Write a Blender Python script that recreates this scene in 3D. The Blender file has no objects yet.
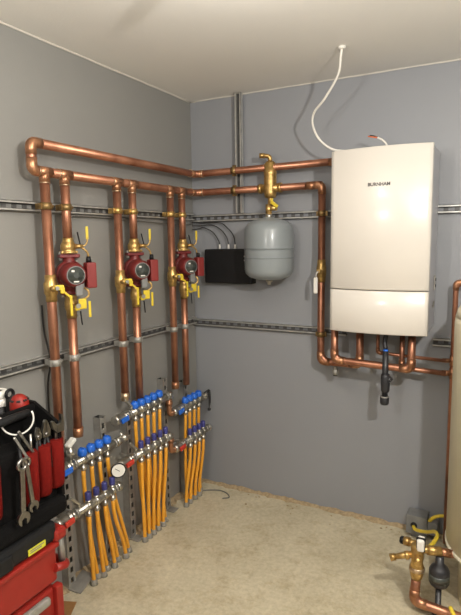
import bpy, bmesh, math, random
from math import sin, cos, pi, radians
from mathutils import Vector, Matrix
random.seed(7)
V = Vector
COL = bpy.context.scene.collection

# ------------------------------------------------------------------ materials
def lin(c):
    return tuple(((v/255)/12.92 if v/255 <= .04045 else ((v/255+.055)/1.055)**2.4) for v in c)

def mat(name, rgb, rough=.5, metal=0., var=.12, scale=30., bump=0., bscale=60., rvar=.0, emit=0., dark=None, coat=0., spec=.5):
    m = bpy.data.materials.new(name); m.use_nodes = True
    nt = m.node_tree; N = nt.nodes; Lk = nt.links
    b = N['Principled BSDF']
    c = lin(rgb)
    tc = N.new('ShaderNodeTexCoord')
    nz = N.new('ShaderNodeTexNoise'); nz.inputs['Scale'].default_value = scale; nz.inputs['Detail'].default_value = 5
    Lk.new(tc.outputs['Object'], nz.inputs['Vector'])
    rp = N.new('ShaderNodeValToRGB')
    d = lin(dark) if dark else tuple(v*(1-var) for v in c)
    e = tuple(min(1, v*(1+var)) for v in c)
    rp.color_ramp.elements[0].position = .32; rp.color_ramp.elements[1].position = .68
    rp.color_ramp.elements[0].color = (*d, 1); rp.color_ramp.elements[1].color = (*e, 1)
    Lk.new(nz.outputs['Fac'], rp.inputs['Fac']); Lk.new(rp.outputs['Color'], b.inputs['Base Color'])
    b.inputs['Metallic'].default_value = metal; b.inputs['Specular IOR Level'].default_value = spec
    b.inputs['Roughness'].default_value = rough
    if rvar:
        mr = N.new('ShaderNodeMapRange'); mr.inputs['To Min'].default_value = rough-rvar; mr.inputs['To Max'].default_value = rough+rvar
        Lk.new(nz.outputs['Fac'], mr.inputs['Value']); Lk.new(mr.outputs['Result'], b.inputs['Roughness'])
    if coat: b.inputs['Coat Weight'].default_value = coat; b.inputs['Coat Roughness'].default_value = .15
    if bump:
        n2 = N.new('ShaderNodeTexNoise'); n2.inputs['Scale'].default_value = bscale; n2.inputs['Detail'].default_value = 4
        Lk.new(tc.outputs['Object'], n2.inputs['Vector'])
        bp = N.new('ShaderNodeBump'); bp.inputs['Strength'].default_value = bump; bp.inputs['Distance'].default_value = .01
        Lk.new(n2.outputs['Fac'], bp.inputs['Height']); Lk.new(bp.outputs['Normal'], b.inputs['Normal'])
    if emit:
        b.inputs['Emission Color'].default_value = (*c, 1); b.inputs['Emission Strength'].default_value = emit
    return m

M = {}
M['wall_l'] = mat('warm_lit_grey_wall_paint', (136,135,131), .5, var=.02, scale=2.5, bump=.05, bscale=140)  # same grey paint; the warmer, dimmer tone of light here is put into it
M['web'] = mat('shaded_zinc_web', (104,103,101), .5, .5, var=.15, scale=30)  # zinc darkened: the shade inside the channel is put into this colour
M['wall'] = mat('grey_wall_paint', (142,144,148), .5, var=.02, scale=2.5, bump=.05, bscale=140)
M['ceil'] = mat('ceiling_paint', (232,229,223), .7, var=.015, scale=2, bump=.05, bscale=90)
M['white_paint'] = mat('white_bead', (205,200,190), .6, var=.03)
M['copper'] = mat('copper_tube', (184,130,103), .38, .8, var=.1, scale=9, rvar=.08, dark=(146,97,75))
M['copper_new'] = mat('copper_fitting', (188,138,104), .36, .8, var=.12, scale=25, rvar=.08, dark=(148,102,74))
M['solder'] = mat('solder_joint', (205,180,150), .35, 1., var=.2, scale=60)
M['brass'] = mat('cast_brass', (206,172,108), .36, .8, var=.12, scale=40, rvar=.08, dark=(160,126,74))
M['brass_dull'] = mat('dull_brass', (150,124,82), .42, .8, var=.15, scale=40, dark=(112,88,54))
M['steel'] = mat('galvanised_steel', (196,195,190), .42, .6, var=.12, scale=35, rvar=.1)
M['steel_dull'] = mat('dull_zinc_steel', (158,155,148), .5, .5, var=.15, scale=25, rvar=.1)
M['chrome'] = mat('nickel_plate', (190,186,176), .28, .9, var=.1, scale=40)
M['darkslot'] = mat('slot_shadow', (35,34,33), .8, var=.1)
M['wrench'] = mat('tool_steel', (150,147,142), .34, 1., var=.15, scale=50)
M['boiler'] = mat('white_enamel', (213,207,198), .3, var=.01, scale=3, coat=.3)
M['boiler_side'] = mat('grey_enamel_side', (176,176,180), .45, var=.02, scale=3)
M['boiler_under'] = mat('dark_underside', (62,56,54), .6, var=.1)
M['logo'] = mat('logo_print', (84,80,78), .5, var=.05)
M['tank'] = mat('grey_tank_enamel', (134,140,142), .36, var=.03, scale=6, coat=.2)
M['tank_band'] = mat('tank_seam', (112,118,120), .4, var=.03)
M['heater'] = mat('cream_enamel', (205,198,172), .42, var=.02, scale=4)
M['heater_rim'] = mat('cream_rim', (216,210,188), .4, var=.02)
M['black'] = mat('black_plastic', (24,24,25), .5, var=.1, spec=.3)
M['blackfab'] = mat('black_fabric', (13,12,12), .9, var=.25, scale=180, bump=.3, bscale=500, spec=.15)
M['pvc'] = mat('dark_pvc', (44,44,47), .4, var=.1)
M['red'] = mat('pump_red_paint', (106,32,31), .45, var=.12, scale=30, bump=.15, bscale=90)
M['redbox'] = mat('pump_box_red', (124,40,37), .4, var=.05)
M['redplastic'] = mat('toolbox_red', (142,30,20), .5, var=.07, scale=20)
M['redfab'] = mat('red_fabric', (104,20,15), .85, var=.12, scale=90, bump=.3, bscale=400, spec=.1)
M['redhandle'] = mat('valve_red', (196,58,44), .4, var=.05)
M['yellow'] = mat('valve_yellow', (214,188,50), .42, var=.06)
M['yellowcable'] = mat('cable_yellow', (228,200,60), .45, var=.05)
M['blue'] = mat('knob_blue', (38,104,206), .35, var=.06)
M['purple'] = mat('meter_violet', (62,64,128), .35, var=.12, scale=60)
M['pex'] = mat('amber_tube', (236,166,52), .38, var=.07, scale=14)
M['sleeve'] = mat('grey_sleeve', (142,138,128), .6, var=.1, scale=60)
M['whiteplastic'] = mat('white_plastic', (226,222,214), .4, var=.03)
M['greycable'] = mat('grey_cable', (110,108,104), .5, var=.05)
M['blackcable'] = mat('black_cable', (36,35,34), .5, var=.05)
M['orange'] = mat('orange_tip', (214,104,52), .5, var=.06)
M['ebox'] = mat('grey_box_paint', (122,122,120), .45, var=.08, scale=30)
M['cardboard'] = mat('cardboard', (150,108,62), .85, var=.08, scale=40)
M['labely'] = mat('label_yellow', (210,204,52), .5, var=.05)
M['face'] = mat('pump_face', (66,70,66), .3, var=.25, scale=60)
M['dial'] = mat('dial_white', (232,230,222), .35, var=.02)
M['bulb'] = mat('lamp_glass', (255,236,205), .3, var=0, emit=14)
M['mortar'] = mat('rough_mortar', (168,148,116), .95, var=.25, scale=60, bump=.6, bscale=80)

def floor_mat():
    m = bpy.data.materials.new('concrete_floor'); m.use_nodes = True
    nt = m.node_tree; N = nt.nodes; Lk = nt.links; b = N['Principled BSDF']
    tc = N.new('ShaderNodeTexCoord')
    def noise(s, d, r=.55):
        n = N.new('ShaderNodeTexNoise'); n.inputs['Scale'].default_value = s; n.inputs['Detail'].default_value = d; n.inputs['Roughness'].default_value = r
        Lk.new(tc.outputs['Object'], n.inputs['Vector']); return n
    def ramp(src, p0, c0, p1, c1):
        r = N.new('ShaderNodeValToRGB'); e = r.color_ramp.elements
        e[0].position = p0; e[0].color = (*lin(c0), 1); e[1].position = p1; e[1].color = (*lin(c1), 1)
        Lk.new(src.outputs['Fac'], r.inputs['Fac']); return r
    base = ramp(noise(3, 8, .6), .3, (190,179,151), .7, (210,199,171))
    fine = ramp(noise(45, 6, .7), .35, (205,205,205), .6, (255,255,255))
    spots = ramp(noise(7, 9, .75), .33, (214,204,184), .5, (255,255,255))
    m1 = N.new('ShaderNodeMixRGB'); m1.blend_type = 'MULTIPLY'; m1.inputs[0].default_value = .5
    m2 = N.new('ShaderNodeMixRGB'); m2.blend_type = 'MULTIPLY'; m2.inputs[0].default_value = .7
    Lk.new(base.outputs[0], m1.inputs[1]); Lk.new(fine.outputs[0], m1.inputs[2])
    Lk.new(m1.outputs[0], m2.inputs[1]); Lk.new(spots.outputs[0], m2.inputs[2])
    Lk.new(m2.outputs[0], b.inputs['Base Color']); b.inputs['Roughness'].default_value = .75
    bp = N.new('ShaderNodeBump'); bp.inputs['Strength'].default_value = .35; bp.inputs['Distance'].default_value = .008
    Lk.new(noise(22, 8, .65).outputs['Fac'], bp.inputs['Height']); Lk.new(bp.outputs['Normal'], b.inputs['Normal'])
    return m
M['floor'] = floor_mat()

# ------------------------------------------------------------------ mesh builder
def frame(d):
    d = V(d).normalized()
    a = V((0,0,1)) if abs(d.z) < .9 else V((1,0,0))
    u = a.cross(d).normalized(); return u, d.cross(u), d

def fillet(pts, r, n=6):
    pts = [V(p) for p in pts]; out = [pts[0]]
    for i in range(1, len(pts)-1):
        a, b, c = pts[i-1], pts[i], pts[i+1]
        d1 = (a-b); d2 = (c-b); l1, l2 = d1.length, d2.length
        rr = min(r, l1*.49, l2*.49); p = b + d1.normalized()*rr; q = b + d2.normalized()*rr
        for k in range(n+1):
            t = k/n; out.append((1-t)**2*p + 2*t*(1-t)*b + t*t*q)
    out.append(pts[-1]); return out

def bez(a, b, c, d, n=14):
    a, b, c, d = V(a), V(b), V(c), V(d)
    return [(1-t)**3*a + 3*t*(1-t)**2*b + 3*t*t*(1-t)*c + t**3*d for t in [k/n for k in range(n+1)]]

def spline(pts, n=6):
    P = [V(p) for p in pts]; P = [2*P[0]-P[1]] + P + [2*P[-1]-P[-2]]; out = []
    for i in range(1, len(P)-2):
        a, b, c, d = P[i-1:i+3]
        for k in range(n):
            t = k/n
            out.append(.5*((2*b) + (c-a)*t + (2*a-5*b+4*c-d)*t*t + (3*b-a-3*c+d)*t**3))
    out.append(P[-2]); return out

class MB:
    def __init__(s): s.bm = bmesh.new()
    def _faces(s, rings, cap=True, closed=False):
        bm = s.bm; R = [[bm.verts.new(p) for p in r] for r in rings]; n = len(R[0])
        rng = range(len(R)) if closed else range(len(R)-1)
        for i in rng:
            a, b = R[i], R[(i+1) % len(R)]
            for k in range(n):
                f = bm.faces.new((a[k], a[(k+1)%n], b[(k+1)%n], b[k])); f.smooth = True
        if cap and not closed:
            bm.faces.new(list(reversed(R[0]))); bm.faces.new(R[-1])
        return s
    def tube(s, pts, r, seg=12, cap=True):
        pts = [V(p) for p in pts]; u, v, d = frame(pts[1]-pts[0]); rings = []
        for i, p in enumerate(pts):
            t = (pts[min(i+1, len(pts)-1)] - pts[max(i-1, 0)]).normalized()
            u = (u - t*u.dot(t)).normalized(); v = t.cross(u)
            rr = r[i] if isinstance(r, (list, tuple)) else r
            rings.append([p + (u*cos(2*pi*k/seg) + v*sin(2*pi*k/seg))*rr for k in range(seg)])
        return s._faces(rings, cap)
    def cyl(s, a, b, r, r2=None, seg=16, bev=0):
        a, b = V(a), V(b); r2 = r if r2 is None else r2
        if bev:
            d = (b-a).normalized()*bev
            return s.tube2([a, a+d, b-d, b], [r-bev, r, r2, r2-bev], seg)
        return s.tube2([a, b], [r, r2], seg)
    def tube2(s, pts, rs, seg=16):            # straight lathe along pts[0]->pts[-1]
        u, v, d = frame(V(pts[-1])-V(pts[0]))
        return s._faces([[V(p) + (u*cos(2*pi*k/seg)+v*sin(2*pi*k/seg))*max(r, 1e-4) for k in range(seg)] for p, r in zip(pts, rs)])
    def lathe(s, o, d, prof, seg=24):          # prof: (dist along d, radius)
        o = V(o); u, v, d = frame(d)
        return s._faces([[o + d*h + (u*cos(2*pi*k/seg)+v*sin(2*pi*k/seg))*max(r, 1e-4) for k in range(seg)] for h, r in prof])
    def box(s, c, size, ax=None, bev=0):
        c = V(c); X, Y, Z = ax if ax else (V((1,0,0)), V((0,1,0)), V((0,0,1)))
        hx, hy, hz = [q/2 for q in size]
        tmp = bmesh.new(); vs = {}
        for i in (-1,1):
            for j in (-1,1):
                for k in (-1,1): vs[i,j,k] = tmp.verts.new(c + X*hx*i + Y*hy*j + Z*hz*k)
        for f in (((-1,-1,-1),(-1,1,-1),(1,1,-1),(1,-1,-1)), ((-1,-1,1),(1,-1,1),(1,1,1),(-1,1,1)), ((-1,-1,-1),(1,-1,-1),(1,-1,1),(-1,-1,1)),
                  ((-1,1,-1),(-1,1,1),(1,1,1),(1,1,-1)), ((-1,-1,-1),(-1,-1,1),(-1,1,1),(-1,1,-1)), ((1,-1,-1),(1,1,-1),(1,1,1),(1,-1,1))):
            tmp.faces.new([vs[q] for q in f])
        if bev: bmesh.ops.bevel(tmp, geom=tmp.edges[:], offset=bev, segments=2, affect='EDGES', profile=.5)
        return s.merge(tmp)
    def merge(s, tmp):
        mp = {v: s.bm.verts.new(v.co) for v in tmp.verts}
        for f in tmp.faces:
            try: g = s.bm.faces.new([mp[v] for v in f.verts]); g.smooth = f.smooth
            except ValueError: pass
        tmp.free(); return s
    def prism(s, out, o, X, Y, depth):         # outline in plane (X,Y) at o, extruded along X x Y
        o, X, Y = V(o), V(X), V(Y); Z = X.cross(Y).normalized()*depth
        a = [s.bm.verts.new(o + X*p[0] + Y*p[1]) for p in out]; b = [s.bm.verts.new(v.co+Z) for v in a]
        n = len(a); s.bm.faces.new(list(reversed(a))); s.bm.faces.new(b)
        for k in range(n): s.bm.faces.new((a[k], a[(k+1)%n], b[(k+1)%n], b[k]))
        return s
    def ring(s, c, d, R, r, seg=24, sub=10, a0=0, a1=2*pi):
        u, v, d = frame(d); c = V(c)
        n = seg; full = abs(a1-a0-2*pi) < 1e-6
        rings = []
        for i in range(n if full else n+1):
            a = a0 + (a1-a0)*i/n; e = u*cos(a)+v*sin(a)
            rings.append([c + e*(R + r*cos(2*pi*k/sub)) + d*r*sin(2*pi*k/sub) for k in range(sub)])
        return s._faces(rings, closed=full)
    def sphere(s, c, r, sq=(1,1,1), seg=18, n=10):
        c = V(c); rings = []
        for i in range(n+1):
            a = -pi/2 + pi*i/n; rr = max(cos(a), 1e-3)
            rings.append([c + V((rr*cos(2*pi*k/seg)*r*sq[0], rr*sin(2*pi*k/seg)*r*sq[1], sin(a)*r*sq[2])) for k in range(seg)])
        return s._faces(rings)
    def hexa(s, a, b, r): return s.tube2([V(a), V(b)], [r, r], 6)

def build(name, mb, m, parent=None, label=None, kind=None, cat=None, group=None):
    bm = mb.bm
    bmesh.ops.recalc_face_normals(bm, faces=bm.faces[:])
    me = bpy.data.meshes.new(name)
    wm = Matrix.Identity(4)
    if parent: wm = WORLD[parent]
    else:
        co = [v.co for v in bm.verts]
        c = V((sum(v.x for v in co)/len(co), sum(v.y for v in co)/len(co), min(v.z for v in co)))
        wm = Matrix.Translation(c) if not kind == 'structure' else wm
    bm.transform(wm.inverted()); bm.to_mesh(me); bm.free()
    me.materials.append(M[m] if isinstance(m, str) else m)
    o = bpy.data.objects.new(name, me); COL.objects.link(o)
    if parent: o.parent = parent
    else: o.matrix_world = wm
    WORLD[o] = wm
    if label: o['label'] = label
    if cat: o['category'] = cat
    if group: o['group'] = group
    if kind: o['kind'] = kind
    return o
WORLD = {}
def thing(name, loc, label, cat, group=None):
    o = bpy.data.objects.new(name, None); o.empty_display_size = .05; COL.objects.link(o)
    o.location = loc; WORLD[o] = Matrix.Translation(loc)
    o['label'] = label; o['category'] = cat
    if group: o['group'] = group
    return o
def kids(o): return [c for c in bpy.data.objects if c.parent == o]
def dup(root, delta, label, group=None):
    r = root.copy(); COL.objects.link(r); r.location = root.location + V(delta); r['label'] = label
    if group: r['group'] = group
    for ch in kids(root):
        c = ch.copy(); COL.objects.link(c); c.parent = r
        for g in kids(ch):
            d = g.copy(); COL.objects.link(d); d.parent = c
    return r

# ------------------------------------------------------------------ room
H = 2.4; XR = 3.3; YF = -4.2
def slab(name, lo, hi, m):
    c = [(a+b)/2 for a, b in zip(lo, hi)]; sz = [b-a for a, b in zip(lo, hi)]
    return build(name, MB().box(c, sz), m, kind='structure')
slab('floor', (-.1,YF-.1,-.1), (XR+.1,.1,0), 'floor')
slab('ceiling', (-.1,YF-.1,H), (XR+.1,.1,H+.1), 'ceil')
slab('wall_back', (-.1,0,0), (XR+.1,.1,H), 'wall')
slab('wall_left', (-.1,YF-.1,0), (0,0,H), 'wall_l')
slab('wall_right', (XR,YF-.1,0), (XR+.1,0,H), 'wall')
slab('wall_front', (0,YF-.1,0), (XR,YF,H), 'wall')
def bead(name, a, b, r=.004):
    a, b = V(a), V(b); n = 60; pts = []
    for i in range(n+1):
        t = i/n; pts.append(a.lerp(b, t) + V((random.uniform(-1,1), random.uniform(-1,1), random.uniform(-1,1)))*.0012)
    build(name, MB().tube(pts, r, 6), 'white_paint', kind='structure')
bead('trim_1', (.002,-4.1,H-.002), (.002,-.005,H-.002))
bead('trim_2', (.005,-.002,H-.002), (3.2,-.002,H-.002))
# ragged mortar edge where the slab meets the painted back wall
mb = MB()
n = 130; prev = None; top = []
rows = []
for i in range(n+1):
    x = .02 + 3.2*i/n
    w = .018 + .02*random.random(); h = .007 + .012*random.random()
    rows.append([mb.bm.verts.new(q) for q in ((x,0,0),(x,0,h),(x,-w*.5,h*.8),(x,-w,.001),(x,-w,-.004),(x,0,-.004))])
for a, b in zip(rows, rows[1:]):
    for k in range(6): mb.bm.faces.new((a[k], a[(k+1)%6], b[(k+1)%6], b[k]))
build('trim_3', mb, 'mortar', kind='structure')
mb = MB(); rows = []
for i in range(n+1):
    y = -.02 - 2.2*i/n
    w = .03 + .03*random.random(); h = .008 + .014*random.random()
    rows.append([mb.bm.verts.new(q) for q in ((0,y,0),(0,y,h),(w*.5,y,h*.8),(w,y,.001),(w,y,-.004),(0,y,-.004))])
for a, b in zip(rows, rows[1:]):
    for k in range(6): mb.bm.faces.new((a[k], a[(k+1)%6], b[(k+1)%6], b[k]))
build('trim_4', mb, 'mortar', kind='structure')

# ------------------------------------------------------------------ strut channels
def channel(a, b, out, wid, w=.041, d=.026, slots=True, pitch=.05):
    """slotted C channel from a to b; out = direction away from the wall; wid = width direction"""
    a, b, out, wid = V(a), V(b), V(out), V(wid); L = (b-a).length; ln = (b-a).normalized(); mid = (a+b)/2
    t = .0025; ax = (ln, wid, out); mb = MB(); web = MB()
    def bx(cl, cw, co, sl, sw, so, w_=False): (web if w_ else mb).box(a + ln*cl + wid*cw + out*co, (sl, sw, so), ax)
    for s in (-1, 1):
        bx(L/2, s*(w/2-t/2), d/2, L, t, d)
        bx(L/2, s*(w/2-.0045), d-t/2, L, .009, t)
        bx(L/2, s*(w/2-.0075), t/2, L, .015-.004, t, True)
    if slots:
        k = 0
        while k*pitch < L:
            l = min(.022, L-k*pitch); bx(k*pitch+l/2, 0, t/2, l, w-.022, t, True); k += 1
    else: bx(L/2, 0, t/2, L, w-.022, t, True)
    return mb, web
X1, Y1, Z1 = V((1,0,0)), V((0,1,0)), V((0,0,1))
def strut(mbs, label):
    co = [v.co for v in mbs[0].bm.verts]
    t = thing('strut_channel', sum(co, V())/len(co), label, 'strut channel')
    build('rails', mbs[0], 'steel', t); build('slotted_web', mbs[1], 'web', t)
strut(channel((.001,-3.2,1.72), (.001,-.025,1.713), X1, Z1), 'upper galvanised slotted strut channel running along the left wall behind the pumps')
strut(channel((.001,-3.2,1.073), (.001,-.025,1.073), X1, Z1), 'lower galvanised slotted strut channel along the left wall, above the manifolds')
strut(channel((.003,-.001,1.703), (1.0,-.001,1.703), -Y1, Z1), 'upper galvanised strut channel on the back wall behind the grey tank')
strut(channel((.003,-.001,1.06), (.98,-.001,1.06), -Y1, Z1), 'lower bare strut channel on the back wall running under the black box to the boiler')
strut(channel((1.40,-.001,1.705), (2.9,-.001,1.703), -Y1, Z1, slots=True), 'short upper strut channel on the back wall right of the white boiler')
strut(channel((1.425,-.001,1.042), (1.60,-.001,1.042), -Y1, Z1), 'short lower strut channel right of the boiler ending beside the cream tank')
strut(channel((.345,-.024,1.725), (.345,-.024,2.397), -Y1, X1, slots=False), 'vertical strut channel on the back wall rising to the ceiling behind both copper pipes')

# ------------------------------------------------------------------ copper loop
R = .0195
def clampring(p, d, out, r=R):
    """clamp band about a pipe with bolted ears"""
    p, d, out = V(p), V(d).normalized(), V(out); w = d.cross(out).normalized(); mb = MB()
    mb.tube2([p-d*.014, p+d*.014], [r+.0035]*2, 20)
    mb.box(p + w*(r+.006), (.012,.024,.006), (w, d, out)); mb.box(p - w*(r+.005), (.010,.024,.006), (w, d, out))
    mb.box(p - out*(r+.012), (.03,.024,.026), (w, d, out))
    mb.hexa(p + w*(r+.008) + out*.003, p + w*(r+.008) + out*.010, .006)
    return mb
def elbow(a, b, c, r=R+.0018, k=.048, fr=.036):
    a, b, c = V(a), V(b), V(c); p = b + (a-b).normalized()*k; q = b + (c-b).normalized()*k
    return MB().tube(fillet([p, b, q], fr, 8), r, 16)
def socket(a, d, l=.05, r=R+.0018): d = V(d).normalized(); a = V(a); return MB().tube2([a-d*l/2, a+d*l/2], [r, r], 18)
ZU, ZL = 1.958, 1.850; XL, YB = .085, -.10
loop = thing('copper_pipe_loop', (XL,-1.30,ZL), 'long copper pipe loop with two stacked horizontal runs around the corner to the boiler', 'pipe')
pu = [(.985,YB,1.964),(XL,YB,ZU),(XL,-1.305,ZU)]
pl = [(XL,-1.305,ZL),(XL,YB,ZL),(.862,YB,ZL)]
build('upper_pipe', MB().tube(fillet(pu, .05), R, 16), 'copper', loop)
build('lower_pipe', MB().tube(fillet(pl, .05), R, 16), 'copper', loop)
build('end_pipe', MB().tube([(XL,-1.312,ZU-.02),(XL,-1.312,ZL+.02)], R, 16), 'copper', loop)
build('drop_pipe', MB().tube(fillet([(.862,YB,ZL-.02),(.862,YB,.905),(1.075,YB,.905),(1.075,YB,1.13)], .06), R, 16), 'copper', loop)
build('elbow', elbow((XL,0,ZU),(XL,-1.312,ZU),(XL,-1.312,0)), 'copper_new', loop)
build('elbow', elbow((XL,0,ZL),(XL,-1.312,ZL),(XL,-1.312,3)), 'copper_new', loop)
for z in (ZU, ZL):
    build('elbow', elbow((XL,-1,z),(XL,YB,z),(1,YB,z), fr=.045), 'copper_new', loop)
    for p in ((XL,YB-.055,z),(XL+.055,YB,z)):
        build('solder_ring', socket(p, X1 if p[0] > .1 else Y1, .006, R+.0038), 'solder', loop)
build('elbow', elbow((0,YB,ZL),(.862,YB,ZL),(.862,YB,0)), 'copper_new', loop)
build('elbow', elbow((.862,YB,2),(.862,YB,.905),(2,YB,.905), k=.055, fr=.05), 'copper_new', loop)
build('elbow', elbow((0,YB,.905),(1.075,YB,.905),(1.075,YB,2), k=.055, fr=.05), 'copper_new', loop)
build('coupling', socket((.80,YB,ZL), X1, .05), 'copper_new', loop)
build('coupling', socket((.925,YB,1.9625), X1, .05), 'copper_new', loop)
RY = [-1.253,-1.145,-.815,-.70,-.37,-.254]
for y in RY:
    t = build('tee', MB().tube2([(XL,y-.034,ZL),(XL,y+.034,ZL)], [R+.0018]*2, 18).tube2([(XL,y,ZL),(XL,y,ZL-.042)], [R+.0018]*2, 18), 'copper_new', loop)
    build('solder_ring', MB().tube2([(XL,y,ZL-.045),(XL,y,ZL-.040)], [R+.0024]*2, 18), 'solder', t)
    build('solder_ring', MB().tube2([(XL,y-.036,ZL),(XL,y-.032,ZL)], [R+.0024]*2, 18), 'solder', t)
for z in (ZU, ZL): build('pipe_clamp', clampring((.345,YB,z+(.003 if z == ZU else 0)), X1, -Y1), 'brass_dull', loop)
build('pipe_clamp', clampring((.862,YB,1.703), Z1, -Y1), 'brass_dull', loop)
build('pipe_clamp', clampring((.862,YB,1.055), Z1, -Y1), 'brass_dull', loop)
# air separator coupling sleeves are on the separator itself
# ball valve in the boiler drop
bv = thing('ball_valve', (.862,YB,1.40), 'brass ball valve with a white lever tag on the pipe left of the boiler', 'valve')
build('valve_body', MB().lathe((.862,YB,1.34), Z1, [(0,.022),(.03,.023),(.04,.026),(.08,.026),(.09,.023),(.12,.022)], 16).cyl((.862,YB-.02,1.40),(.862,YB-.05,1.40), .011), 'brass', bv)
build('lever', MB().tube(fillet([(.862,YB-.045,1.40),(.85,YB-.05,1.39),(.847,YB-.05,1.36)], .01), .005, 8), 'steel', bv)
build('handle_grip', MB().box((.847,YB-.05,1.325), (.022,.012,.085), bev=.005), 'whiteplastic', bv, 'white plastic sleeve')

# ------------------------------------------------------------------ risers
ord_ = ['first','second','third','fourth','fifth','sixth']
rl = ['leftmost copper riser on the left wall, nearest the tool bag',
      'copper riser carrying the red pump nearest the tool bag',
      'copper riser left of the middle red pump, open end above the middle manifold',
      'copper riser carrying the middle red pump',
      'copper riser left of the red pump nearest the corner',
      'copper riser carrying the red pump nearest the corner']
ZE = [.72,.715,.785,.74,.728,.722]
for i, y in enumerate(RY):
    t = thing('copper_riser', (XL,y,ZE[i]), rl[i], 'pipe', 'copper risers on the left wall')
    if i % 2 == 0:
        build('pipe', MB().tube([(XL,y,ZL-.022),(XL,y,ZE[i])], R, 16), 'copper', t)
    else:
        build('upper_pipe', MB().tube([(XL,y,ZL-.022),(XL,y,1.55)], R, 16), 'copper', t)
        build('lower_pipe', MB().tube([(XL,y,1.29),(XL,y,ZE[i])], R, 16), 'copper', t)
    build('pipe_clamp', clampring((XL,y,1.716), Z1, X1), 'brass_dull' if i < 2 else 'brass', t, 'brass coloured clamp')
    build('pipe_clamp', clampring((XL,y,1.073), Z1, X1), 'steel_dull', t)
    if i in (1,2,4):
        build('end_collar', socket((XL,y,ZE[i]+.02), Z1, .04, R+.003), 'copper_new' if i != 2 else 'solder', t)

# ------------------------------------------------------------------ pumps and valves (built once at the first pair, then copied)
th = radians(30); E1 = V((cos(th),-sin(th),0)); E2 = V((sin(th),cos(th),0))
def L_(o, a, b, c): return V(o) + E1*a + E2*b + Z1*c
def make_pump(o, label):
    t = thing('circulator_pump', o, label, 'pump', 'red circulator pumps')
    ax = (E1, E2, Z1)
    v = MB().lathe(L_(o,-.035,0,0), E1, [(0,.034),(.006,.056),(.05,.060),(.058,.052)], 24)
    v.lathe(L_(o,0,0,-.085), Z1, [(0,.024),(.03,.026),(.06,.034),(.11,.034),(.14,.026),(.17,.024)], 18)
    for z in (-.078,.078): v.box(L_(o,0,0,z), (.05,.085,.016), ax, bev=.004)
    build('volute', v, 'red', t)
    build('motor', MB().lathe(L_(o,.018,0,0), E1, [(0,.052),(.012,.053),(.06,.050),(.078,.040)], 24), 'red', t)
    f = build('faceplate', MB().lathe(L_(o,.094,0,0), E1, [(0,.037),(.005,.036),(.006,.012),(.010,.011)], 24), 'face', t, 'dark round nameplate')
    build('bezel', MB().ring(L_(o,.097,0,0), E1, .036, .0025), 'ebox', f)
    build('print', MB().box(L_(o,.1,0,-.026), (.002,.022,.005), ax).box(L_(o,.1,-.012,.018), (.002,.012,.008), ax), 'whiteplastic', f)
    b = build('terminal_box', MB().box(L_(o,.055,.072,-.004), (.055,.042,.108), ax, bev=.006), 'redbox', t)
    build('cable_gland', MB().cyl(L_(o,.055,.068,.05), L_(o,.055,.068,.075), .012, .009), 'black', b)
    build('neck_plate', MB().box(L_(o,.078,.015,-.062), (.02,.03,.05), ax, bev=.004), 'ebox', t)
    for s in (-1,1):
        for z in (-.078,.078): build('flange_bolt', MB().hexa(L_(o,0,s*.034,z-.018), L_(o,0,s*.034,z+.018), .007), 'steel', t)
    return t
def make_top_valve(o, label):
    t = thing('flange_valve', o, label, 'valve', 'brass flange valves above the pumps')
    ax = (E1, E2, Z1)
    b = MB().lathe(o, Z1, [(0,.036),(.010,.036),(.011,.027),(.018,.032),(.036,.032),(.046,.026),(.056,.0225),(.066,.0225)], 18)
    b.box(L_(o,0,0,.006), (.045,.07,.011), ax, bev=.003)
    b.cyl(L_(o,.01,.02,.030), L_(o,.02,.058,.030), .011, .008)
    build('valve_body', b, 'brass', t)
    lv = build('lever', MB().tube(fillet([L_(o,.02,.05,.030), L_(o,.022,.068,.033), L_(o,.024,.076,.050), L_(o,.024,.076,.066)], .01), .0035, 8), 'brass', t)
    build('grip', MB().box(L_(o,.024,.076,.086), (.006,.012,.055), ax, bev=.0025), 'yellow', lv, 'yellow grip')
    build('drain_lever', MB().tube(fillet([L_(o,.02,.05,.026), L_(o,.022,.06,.018), L_(o,.024,.076,.004), L_(o,.024,.078,-.03)], .012), .0045, 8), 'brass', t)
    build('spindle', MB().cyl(L_(o,.01,.05,.03), L_(o,-.01,.045,.09), .003), 'black', t)
    return t
def make_bottom_valve(o, label):
    t = thing('flange_valve', o, label, 'valve', 'yellow handled valves below the pumps')
    ax = (E1, E2, Z1)
    b = MB().lathe(V(o)-Z1*.10, Z1, [(0,.0225),(.03,.0225),(.045,.028),(.07,.028),(.085,.024),(.10,.03)], 18)
    b.cyl(L_(o,.01,0,-.045), L_(o,.065,.015,-.045), .012)
    build('valve_body', b, 'brass', t)
    h = build('handle', MB().box(L_(o,.066,.03,-.035), (.012,.034,.045), ax, bev=.005).box(L_(o,.066,.06,-.06), (.006,.011,.07), ax, bev=.0025)
              .box(L_(o,.066,.008,-.05), (.012,.022,.024), ax, bev=.005), 'yellow', t, 'yellow butterfly handle')
    build('handle_nut', MB().lathe(L_(o,.072,.01,-.042), E1, [(0,.011),(.006,.010)], 12), 'chrome', h)
    build('drain_stem', MB().cyl(L_(o,.03,.03,-.07), L_(o,.03,.035,-.13), .003), 'black', t)
    build('drain_loop', MB().tube(fillet([L_(o,.05,.045,.03), L_(o,.06,.06,.02), L_(o,.06,.062,-.005), L_(o,.055,.03,-.02)], .015), .0045, 8), 'brass', t)
    return t
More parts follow.
